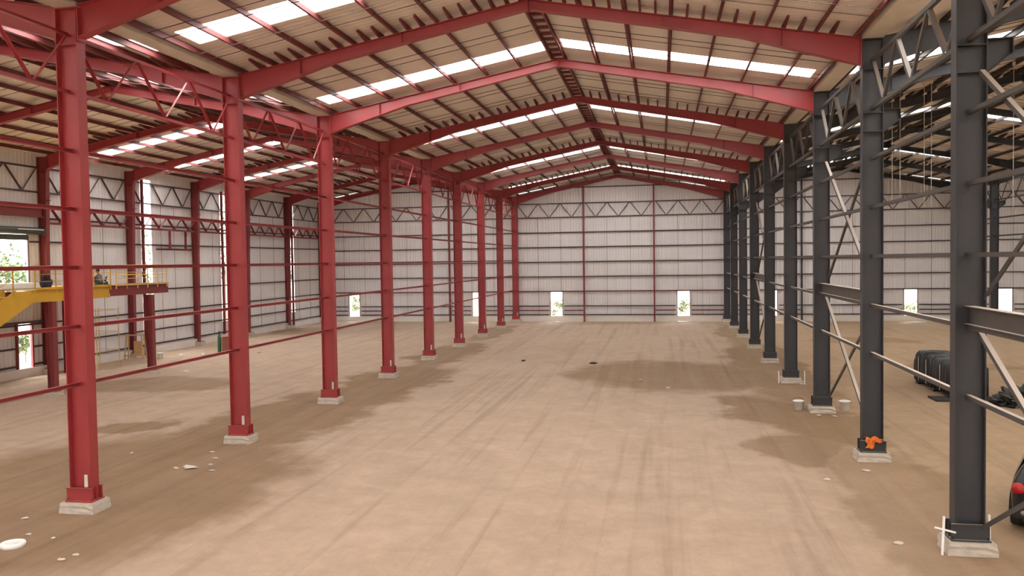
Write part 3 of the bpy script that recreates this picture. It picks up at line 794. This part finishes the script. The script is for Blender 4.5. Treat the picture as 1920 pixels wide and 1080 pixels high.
skin_mesh('hand', hand(1), 'skin', pe, 1); skin_mesh('hand', hand(-1), 'skin', pe, 1)
skin_mesh('shirt', [[(0, 0, .14, .158), (.01, 0, .28, .148), (0, 0, .45, .168), (-.03, 0, .56, .11)]] +
          [[(0, 0, .45, .168), (-.02, sg * .17, .50, .075), (-.10, sg * .215, .40, .064)] for sg in (-1, 1)], 'shirt', pe)
skin_mesh('trousers', [[(0, 0, .13, .16), (-.05, sg * .10, .135, .112), (-.36, sg * .15, .425, .08), (-.49, sg * .14, .10, .058)] for sg in (-1, 1)], 'trousers', pe)
hd = blob('head', 'skin', (-.09, 0, .66), (.095, .075, .12), 2, 3, .02, pe)
MB().prism([(-.19, -.012, .775), (-.19, .012, .775), (-.215, 0, .745), (-.19, 0, .735)], (.02, 0, 0)).build('nose', 'skin', pe)
MB().box(-.187, -.175, -.022, .022, .712, .720).build('mouth', 'rust', pe)
for sg in (-1, 1):
    MB().lathe([(0, -.012), (.010, -.006), (.012, 0), (.010, .006), (0, .012)], 8, (-.180, sg * .03, .775)).build('eye', 'stone', pe)
    MB().lathe([(0, -.026), (.011, -.014), (.014, 0), (.011, .016), (0, .028)], 8, (-.085, sg * .076, .765)).build('ear', 'skin', pe)
blob('hair', 'hair', (-.075, 0, .73), (.102, .086, .075), 5, 3, .06, pe)
for sg in (-1, 1): MB().lathe([(0, .07), (.03, .07), (.045, .03), (.045, 0), (0, 0)], 10, (-.60, sg * .15, 0)).build('shoe', 'stone', pe)
pe.scale = (.93, .93, .93)
tag(pe, 'person in grey shirt and dark trousers seated on the yellow platform, back turned', 'person')

# ------------------------------------------------------------------ things on the floor
def bucket(loc, lab, r=.19, h=.33):
    o = empty('bucket', loc)
    MB().lathe([(0, 0), (r * .85, 0), (r, h), (r + .012, h), (r + .012, h - .03), (r * .99, h - .03)], 20).build('pail', 'white', o)
    MB().lathe([(0, h + .004), (r + .006, h + .004), (r + .006, h - .004)], 20).build('lid', 'white', o)
    MB().tube([(r * 1.03 * math.cos(a), .02, h - .02 + .13 * math.sin(a)) for a in [PI * q / 8 for q in range(9)]], .006, 5).build('handle', 'stone', o)
    tag(o, lab, 'bucket', 'white buckets on the floor'); return o
bucket((17.82, 14.4, 0), 'white bucket left of the third grey column')
bucket((19.42, 14.5, 0), 'white bucket right of the third grey column')
bucket((-16.6, 27.6, 0), 'white bucket beside the right leg of the platform', .17, .34)

def rock(name, m, loc, size, seed, lab, cat, group=None):
    o = blob(name, m, loc, size, seed, 2, .35); tag(o, lab, cat, group); return o
SCR = [(0.63, 4.19), (-0.14, 3.74), (-0.17, 5.61), (-2.51, 5.19), (0.01, -1.69), (0.69, -1.82), (1.74, -2.87), (1.84, -2.6), (-0.9, -.75), (-1.6, -1.1), (.35, 4.9), (1.0, 3.6)]
for n, (x, y) in enumerate(SCR):
    rock('scrap', 'pale', (x, y, 0), (random.uniform(.05, .10), random.uniform(.04, .07), .02), n, 'small pale scrap on damp soil near the first two red columns', 'scrap', 'pale scraps near the red columns')
for n, (x, y) in enumerate([(18.31, 13.2), (18.8, 13.1), (16.95, 4.74), (18.09, 5.72), (17.39, .21), (19.1, 21.2), (18.95, 20.45), (12.0, 21.0), (13.2, 18.9)]):
    rock('scrap', 'pale', (x, y, 0), (random.uniform(.07, .13), random.uniform(.04, .08), .03), 40 + n, 'small pale scrap on the soil along the grey column row', 'scrap', 'pale scraps near the grey columns')
for n, (x, y) in enumerate([(-16.2, 29.2), (-15.0, 29.6), (-12.0, 31.0), (-8.9, 23.0), (-11.5, 22.2), (-2.2, 27.3)]):
    rock('scrap', 'white', (x, y, 0), (random.uniform(.10, .18), random.uniform(.06, .10), .035), 70 + n, 'white scrap on the left aisle floor near the platform legs', 'scrap', 'white scraps in the left aisle')
for n, (x, y, w_) in enumerate([(3.9, 55.3, .5), (14.9, 55.3, .7), (-15.3, 55.0, .6), (33.6, 54.6, .7)]):
    rock('rubble', 'pale', (x, y, 0), (w_, .25, .05), 90 + n, f'pale rubble below the end wall doorway {where[(2, 3, 0, 5)[n]]}', 'rubble')
rock('stone', 'stone', (9.36, 26.84, 0), (.20, .12, .05), 20, 'dark stone on the nave floor at the tip of the damp patch', 'stone')
rock('stone', 'stone', (5.46, 27.74, 0), (.12, .08, .04), 21, 'small dark stone on the dry nave floor, left of centre', 'stone')
rock('slab_scrap', 'pale', (.25, 3.75, 0), (.19, .10, .05), 25, 'flat pale slab scrap midway between the first two red columns', 'scrap')

rg = MB(); NR = 28
prof = [(.12, .0), (.24, .0), (.25, .05), (.24, .085), (.20, .095), (.15, .085), (.13, .05), (.12, 0)]
rg.lathe(prof, NR); o = rg.build('plastic_ring', 'white', loc=(.22, -2.35, 0)); o.scale = (.95, .9, 1)
tag(o, 'dirty white ring with a dark hole lying on the soil before the first red column', 'ring')

# formwork stakes
def stake(x, y, h, lean, lab, cross=None):
    o = empty('stake', (x, y, 0))
    MB().bar((0, 0, 0), (lean, 0, h), R_prof(.035, .035)).build('rod', 'white', o)
    if cross: MB().bar((lean * .8 - .16, -.02, h * .72), (lean * .8 + .2, -.02, h * .60), R_prof(.03, .03)).build('crosspiece', 'white', o)
    tag(o, lab, 'stake', 'pale stakes by the plinths')
stake(18.02, -.28, .72, .03, 'pale stake with a crosspiece left of the first grey column plinth', True)
stake(19.02, .26, .62, -.01, 'plain pale stake right of the first grey column plinth')
stake(18.0, 20.75, .55, .0, 'pale stake left of the fourth grey column plinth')
stake(19.08, 20.75, .55, .0, 'pale stake right of the fourth grey column plinth')

# orange cloth on the second grey column base
bm = bmesh.new(); bmesh.ops.create_grid(bm, x_segments=26, y_segments=20, size=.5)
for v in bm.verts:
    u, w_ = v.co.x, v.co.y
    x = u * .38; t = (w_ + .5)
    if t > .62: y = -.02 - (1 - t) * .35; z = .035 + .03 * math.sin(9 * u)
    else: y = -.165 - .03 * abs(math.sin(7 * u + 2 * t)); z = .03 - (.62 - t) * (.42 if u < 0.0 else .16)
    v.co = Vector((x + .03 * math.sin(12 * t + 3 * u), y + .012 * math.sin(20 * u + 9 * t), z + .012 * math.sin(14 * u)))
me = bpy.data.meshes.new('cloth'); bm.to_mesh(me); bm.free(); me.materials.append(M['orange'])
me.polygons.foreach_set('use_smooth', [True] * len(me.polygons))
o = bpy.data.objects.new('cloth', me); COL.objects.link(o); o.location = (XR, BAY - .06, .592)
sd = o.modifiers.new('thick', 'SOLIDIFY'); sd.thickness = .008
tag(o, 'orange cloth draped over the foot of the second grey column', 'cloth')

# wrapped stack, plastic heap
ws = empty('wrapped_stack', (23.8, 16.9, 0))
wm = MB(); n = 96; prof_n = 14
L_ = 4.7; Wd_ = 1.25; Hh = 1.42
rnd = random.Random(3); off = [rnd.uniform(-.03, .03) for _ in range(n + 1)]
rows = []
for i in range(n + 1):
    y = L_ * i / n; e = 1 - .25 * max(0, (i / n - .93) / .07) ** 2
    fold = .035 * math.sin(i * 2 * PI / 6) + off[i]
    hh = Hh * e + fold * .8 - .12 * (1 - i / n)
    w2 = Wd_
    sec = [(-fold - .0, .14), (-.02 - fold, .5), (-.01 - fold, .9), (.0 - fold * .6, hh * .92), (.10, hh), (w2 * .5, hh + .02), (w2 - .1, hh), (w2 + fold * .6, hh * .92), (w2 + fold, .5), (w2 + fold, .14)]
    rows.append([(x, y, z) for x, z in sec])
m_ = len(rows[0]); vs = [p for r_ in rows for p in r_]
fs = [(i * m_ + j, (i + 1) * m_ + j, (i + 1) * m_ + j + 1, i * m_ + j + 1) for i in range(n) for j in range(m_ - 1)]
fs += [(i * m_ + m_ - 1, (i + 1) * m_ + m_ - 1, (i + 1) * m_, i * m_) for i in range(n)]
fs += [tuple(range(m_)), tuple(range(n * m_, n * m_ + m_))]
wm.add(vs, fs, True); wm.build('plastic_wrap', 'black_plastic', ws)
for y in (.5, 2.3, 4.2):
    MB().box(-.05, Wd_ + .05, y - .18, y + .18, 0, .10).box(-.02, Wd_, y - .3, y + .3, .10, .138).build('pallet', 'stone', ws)
for y in (1.2, 2.9, 3.9):
    MB().box(-.09, -.075, y - .02, y + .02, .2, 1.2).build('strap', 'pale', ws)
tag(ws, 'long stack wrapped in black ribbed plastic on pallets in the right aisle', 'stack')
def heap(loc, size, seed):
    bm = bmesh.new(); bmesh.ops.create_icosphere(bm, subdivisions=5, radius=1); rnd = random.Random(seed)
    from mathutils import noise
    for v in bm.verts:
        n_ = v.co.normalized(); q = 1 + .45 * noise.noise(n_ * 2.3 + Vector((seed, 0, 0))) + .28 * abs(noise.noise(n_ * 7.0)) + .12 * noise.noise(n_ * 16)
        v.co = Vector((n_.x * size[0] * q, n_.y * size[1] * q, max(-.001, n_.z * size[2] * q)))
    for v in bm.verts: v.co.z = max(v.co.z, 0)
    me = bpy.data.meshes.new('plastic_heap'); bm.to_mesh(me); bm.free(); me.materials.append(M['black_plastic'])
    o = bpy.data.objects.new('plastic_heap', me); COL.objects.link(o); o.location = loc; return o
tag(heap((25.9, 16.0, 0), (.95, .62, .62), 4), 'crumpled heap of black plastic film beside the wrapped stack', 'plastic')
tag(MB().box(-.3, .3, -.5, .5, 0, .07).build('loose_pallet', 'stone', loc=(23.4, 17.0, 0)), 'low dark pallet on the floor before the wrapped stack', 'pallet')

# gas cylinder, drum, frame, scaffold in the left aisle
gc = empty('gas_cylinder', (-14.75, 31.1, 0))
MB().lathe([(0, 0), (.115, 0), (.12, .03), (.12, .98), (.10, 1.07), (.04, 1.12), (.04, 1.15), (0, 1.15)], 18).build('bottle', 'green', gc)
MB().lathe([(0, 1.32), (.05, 1.32), (.055, 1.16), (.0, 1.155)], 12).build('valve', 'stone', gc)
tag(gc, 'slim green gas cylinder standing left of the second red column', 'cylinder')
dr = empty('rusty_crate', (-14.1, 31.2, 0))
MB().box(-.38, .38, -.3, .3, .02, 1.0).build('body', 'rust', dr, bevel=.03)
MB().prism([(-.44, -.34, .95), (.4, -.34, 1.05), (.4, -.34, 1.25), (-.2, -.34, 1.16), (-.40, -.34, 1.06)], (0, .7, 0)).build('cover', 'pink', dr)
MB().box(-.4, .4, -.32, .32, 0, .02).build('base', 'rust', dr)
MB().lathe([(0, .02), (.05, 0), (0, -.02)], 10, (.30, -.31, .66), 'y').build('cap', 'white', dr)
tag(dr, 'rusty red crate with a pale sheet on top, half behind the second red column', 'crate')
wf = empty('timber_frame', (-17.9, 27.15, 0), .2)
for x in (-.55, .55):
    for y in (-.25, .25):
        MB().bar((x, y, 0), (x * .8, y * .6, 1.5), R_prof(.06, .05)).build('leg', 'timber', wf)
for z in (.25, 1.46): MB().bar((-.56, -.28, z), (.56, -.28, z), R_prof(.04, .07)).build('rail', 'timber', wf)
MB().box(.0, .45, -.22, -.18, .3, 1.1).build('board', 'timber', wf)
tag(wf, 'pale timber trestle frame leaning by the left wall', 'frame')
sf = empty('scaffold', (-16.9, 22.6, 0))
for x, y in ((-.6, -.9), (.6, -.9), (-.6, .9), (.6, .9)):
    MB().bar((x, y, 0), (x, y, 3.3), O_prof(.022, 6), smooth=True).build('standard', 'yellow_pale', sf)
for z in (1.0, 2.0, 3.2):
    for y in (-.9, .9): MB().bar((-.6, y, z), (.6, y, z), O_prof(.016, 6), smooth=True).build('ledger', 'yellow_pale', sf)
    for x in (-.6, .6): MB().bar((x, -.9, z), (x, .9, z), O_prof(.016, 6), smooth=True).build('ledger', 'yellow_pale', sf)
tag(sf, 'thin pale yellow scaffold tower standing under the platform edge', 'scaffold')

# ------------------------------------------------------------------ the car
car = empty('car', (20.47, .80, 0), -.45)
secs = []   # along y: (y, half width, z bottom, z belt, z top, half width at top)
for y, hw, zb_, zbelt, zt, ht_ in ((0.0, .74, .42, .86, .90, .60), (.10, .82, .26, .95, 1.18, .62), (.35, .85, .22, 1.0, 1.48, .58), (1.0, .86, .20, 1.0, 1.56, .60), (1.9, .86, .20, .98, 1.54, .60), (2.5, .86, .20, .96, 1.30, .62), (2.9, .85, .20, .93, .98, .68), (3.5, .83, .22, .84, .87, .66), (3.75, .74, .30, .66, .70, .56)):
    secs.append([(-hw * .92, y, zb_), (-hw, y, zb_ + .2), (-hw, y, zbelt - .1), (-hw * .97, y, zbelt), (-ht_, y, zt - .03), (-ht_ * .8, y, zt), (ht_ * .8, y, zt), (ht_, y, zt - .03), (hw * .97, y, zbelt), (hw, y, zbelt - .1), (hw, y, zb_ + .2), (hw * .92, y, zb_)])
mc = MB(); m_ = 12; n = len(secs); vs = [p for s_ in secs for p in s_]
mc.add(vs, [(i * m_ + j, (i + 1) * m_ + j, (i + 1) * m_ + (j + 1) % m_, i * m_ + (j + 1) % m_) for i in range(n - 1) for j in range(m_)] + [tuple(range(m_)), tuple(range((n - 1) * m_, n * m_))], True)
bo = mc.build('body', 'car', car); sbm = bo.modifiers.new('sub', 'SUBSURF'); sbm.levels = 1; sbm.render_levels = 2
for x in (-.77, .77):
    for y in (.72, 3.05):
        w_ = MB().lathe([(.18, -.10), (.29, -.10), (.315, -.07), (.315, .07), (.29, .10), (.18, .10)], 28, (x, y, .315), 'x').build('wheel', 'tyre', car)
        MB().lathe([(0, -.085), (.10, -.09), (.19, -.095), (.19, .095), (.10, .09), (0, .085)], 28, (x, y, .315), 'x').build('hub', 'alloy', w_)
        ar = MB(); 
        for q in range(12):
            a0, a1 = PI * q / 12 - .1, PI * (q + 1) / 12 - .1
            ar.bar((x + (.09 if x > 0 else -.09), y + .36 * math.cos(a0), .315 + .36 * math.sin(a0)), (x + (.09 if x > 0 else -.09), y + .36 * math.cos(a1), .315 + .36 * math.sin(a1)), R_prof(.05, .05))
        ar.build('wheel_arch', 'tyre', car)
for x in (-.70, .70):
    blob('tail_light', 'tail', (x, .06, .80), (.13, .09, .13), 3, 2, .05, car)
MB().prism([(-.52, .05, 1.02), (.52, .05, 1.02), (.46, .22, 1.36), (-.46, .22, 1.36)], (0, -.012, .004)).build('rear_window', 'glass', car)
MB().box(-.78, .78, -.10, .06, .34, .56).build('bumper', 'tyre', car, bevel=.05)
MB().box(-.26, .26, -.015, .0, .70, .82).build('number_plate', 'white', car)
for x in (-.60, .60): MB().lathe([(0, -.0), (.05, .005), (.06, .03)], 14, (x, -.115, .46), 'y').build('reflector', 'alloy', car)
for sg in (-1, 1):
    MB().prism([(sg * .79, .5, 1.04), (sg * .63, .6, 1.42), (sg * .63, 2.1, 1.42), (sg * .79, 2.55, 1.04)], (sg * .012, 0, .004)).build('side_window', 'glass', car)
tag(car, 'black hatchback car with a red tail light, parked right of the first grey column', 'car')

# ------------------------------------------------------------------ greenery outside
def tree(loc, h, r, seed, lab, n=1500, trunk=True):
    o = empty('tree' if trunk else 'shrub', loc); rnd = random.Random(seed)
    cr_ = MB(); zc = h * .62 if trunk else h * .5
    cl_ = [(rnd.gauss(0, r * .45), rnd.gauss(0, r * .45), zc + rnd.gauss(0, h * .16), r * rnd.uniform(.25, .5)) for _ in range(14)]
    for _ in range(n):
        cx, cy, cz, cr0 = rnd.choice(cl_)
        d = Vector((rnd.gauss(0, 1), rnd.gauss(0, 1), rnd.gauss(0, .8))).normalized() * cr0 * rnd.random() ** .4
        c = Vector((cx, cy, max(.15, cz))) + d; c.z = max(c.z, .1)
        a = Vector((rnd.gauss(0, 1), rnd.gauss(0, 1), rnd.gauss(0, 1))).normalized(); b = a.orthogonal().normalized()
        s_ = (.16 if trunk else .10) * rnd.uniform(.6, 1.4)
        cr_.add([c - a * s_, c + b * s_ * .5, c + a * s_, c - b * s_ * .5], [(0, 1, 2, 3)])
    cr_.build('crown' if trunk else 'foliage', 'leaf', o)
    if not trunk:
        MB().bar((0, 0, 0), (0.02, 0, h * .6), O_prof(.03, 6), smooth=True).build('stem', 'bark', o)
    if trunk:
        t = MB(); t.bar((0, 0, 0), (.1, .05, h * .55), O_prof(.16, 8), smooth=True)
        for q in range(4):
            a = q * 1.7; t.bar((.08, .04, h * .4), (math.cos(a) * r * .5, math.sin(a) * r * .5, h * .7), O_prof(.07, 6), smooth=True)
        t.build('trunk', 'bark', o)
    tag(o, lab, 'tree' if trunk else 'shrub')
    return o
tree((-27.0, 24.5, 0), 8.0, 3.0, 1, 'pale leafy tree outside the big opening in the left wall')
tree((-30.0, 48.0, 0), 9.0, 3.2, 2, 'tree outside seen through the first slot of the left wall')
tree((-28.0, 55.0, 0), 9.0, 2.6, 5, 'tree outside seen through the second slot of the left wall')
tree((-28.0, 69.6, 0), 9.0, 3.0, 6, 'tree outside seen through the third slot of the left wall')
for n, (x, y, h, lab) in enumerate(((2.95, 62, 2.0, 'shrub outside the nave doorway beside the red columns'), (15.1, 63, 1.9, 'shrub outside the nave doorway beside the grey columns'), (-17.9, 62.5, 2.6, 'shrub outside the left aisle doorway by the corner'), (-23.5, 25.0, 2.2, 'shrub outside the low doorway under the platform'), (35.3, 63, 1.5, 'shrub outside the right aisle doorway between two grey columns'))):
    tree((x, y, 0), h, .9, 20 + n, lab, 420, False)

# ------------------------------------------------------------------ sky
wd = bpy.data.worlds.new('overcast_sky'); SC.world = wd; wd.use_nodes = True
nt = wd.node_tree; bg = nt.nodes['Background']
tc = N(nt, 'ShaderNodeTexCoord'); sx = N(nt, 'ShaderNodeSeparateXYZ'); nt.links.new(tc.outputs['Generated'], sx.inputs[0])
mr = N(nt, 'ShaderNodeMapRange'); nt.links.new(sx.outputs['Z'], mr.inputs[0])
for i, v in ((1, 0.0), (2, 1.0), (3, 0.45), (4, 1.0)): mr.inputs[i].default_value = v
cr0 = mix_col(nt, mr.outputs[0], (0.0, 0.0, 0.0), (1.0, 0.985, 0.96))
nt.links.new(cr0, bg.inputs[0]); bg.inputs[1].default_value = 1.0

# ------------------------------------------------------------------ camera
YAW, PITCH, ROLL = -0.18194, -0.03366, -0.014627
fw = Vector((math.sin(YAW) * math.cos(PITCH), math.cos(YAW) * math.cos(PITCH), math.sin(PITCH)))
rt = Vector((math.cos(YAW), -math.sin(YAW), 0)); upv = rt.cross(fw)
r2 = rt * math.cos(ROLL) + upv * math.sin(ROLL); u2 = upv * math.cos(ROLL) - rt * math.sin(ROLL)
cd = bpy.data.cameras.new('camera'); cam = bpy.data.objects.new('camera', cd); COL.objects.link(cam)
cd.sensor_width = 36; cd.lens = 36 * 1523.17 / 1920; cd.clip_end = 500
mw = Matrix((r2, u2, -fw)).transposed().to_4x4(); mw.translation = Vector((12.963, -16.277, 5.545))
cam.matrix_world = mw
SC.camera = cam

vs_ = SC.view_settings
vs_.view_transform = 'Standard'; vs_.look = 'None'; vs_.gamma = 1; vs_.use_curve_mapping = False
vs_.exposure = 4.15
SC.cycles.use_denoising = True
SC.cycles.max_bounces = 10; SC.cycles.diffuse_bounces = 6; SC.cycles.transparent_max_bounces = 12
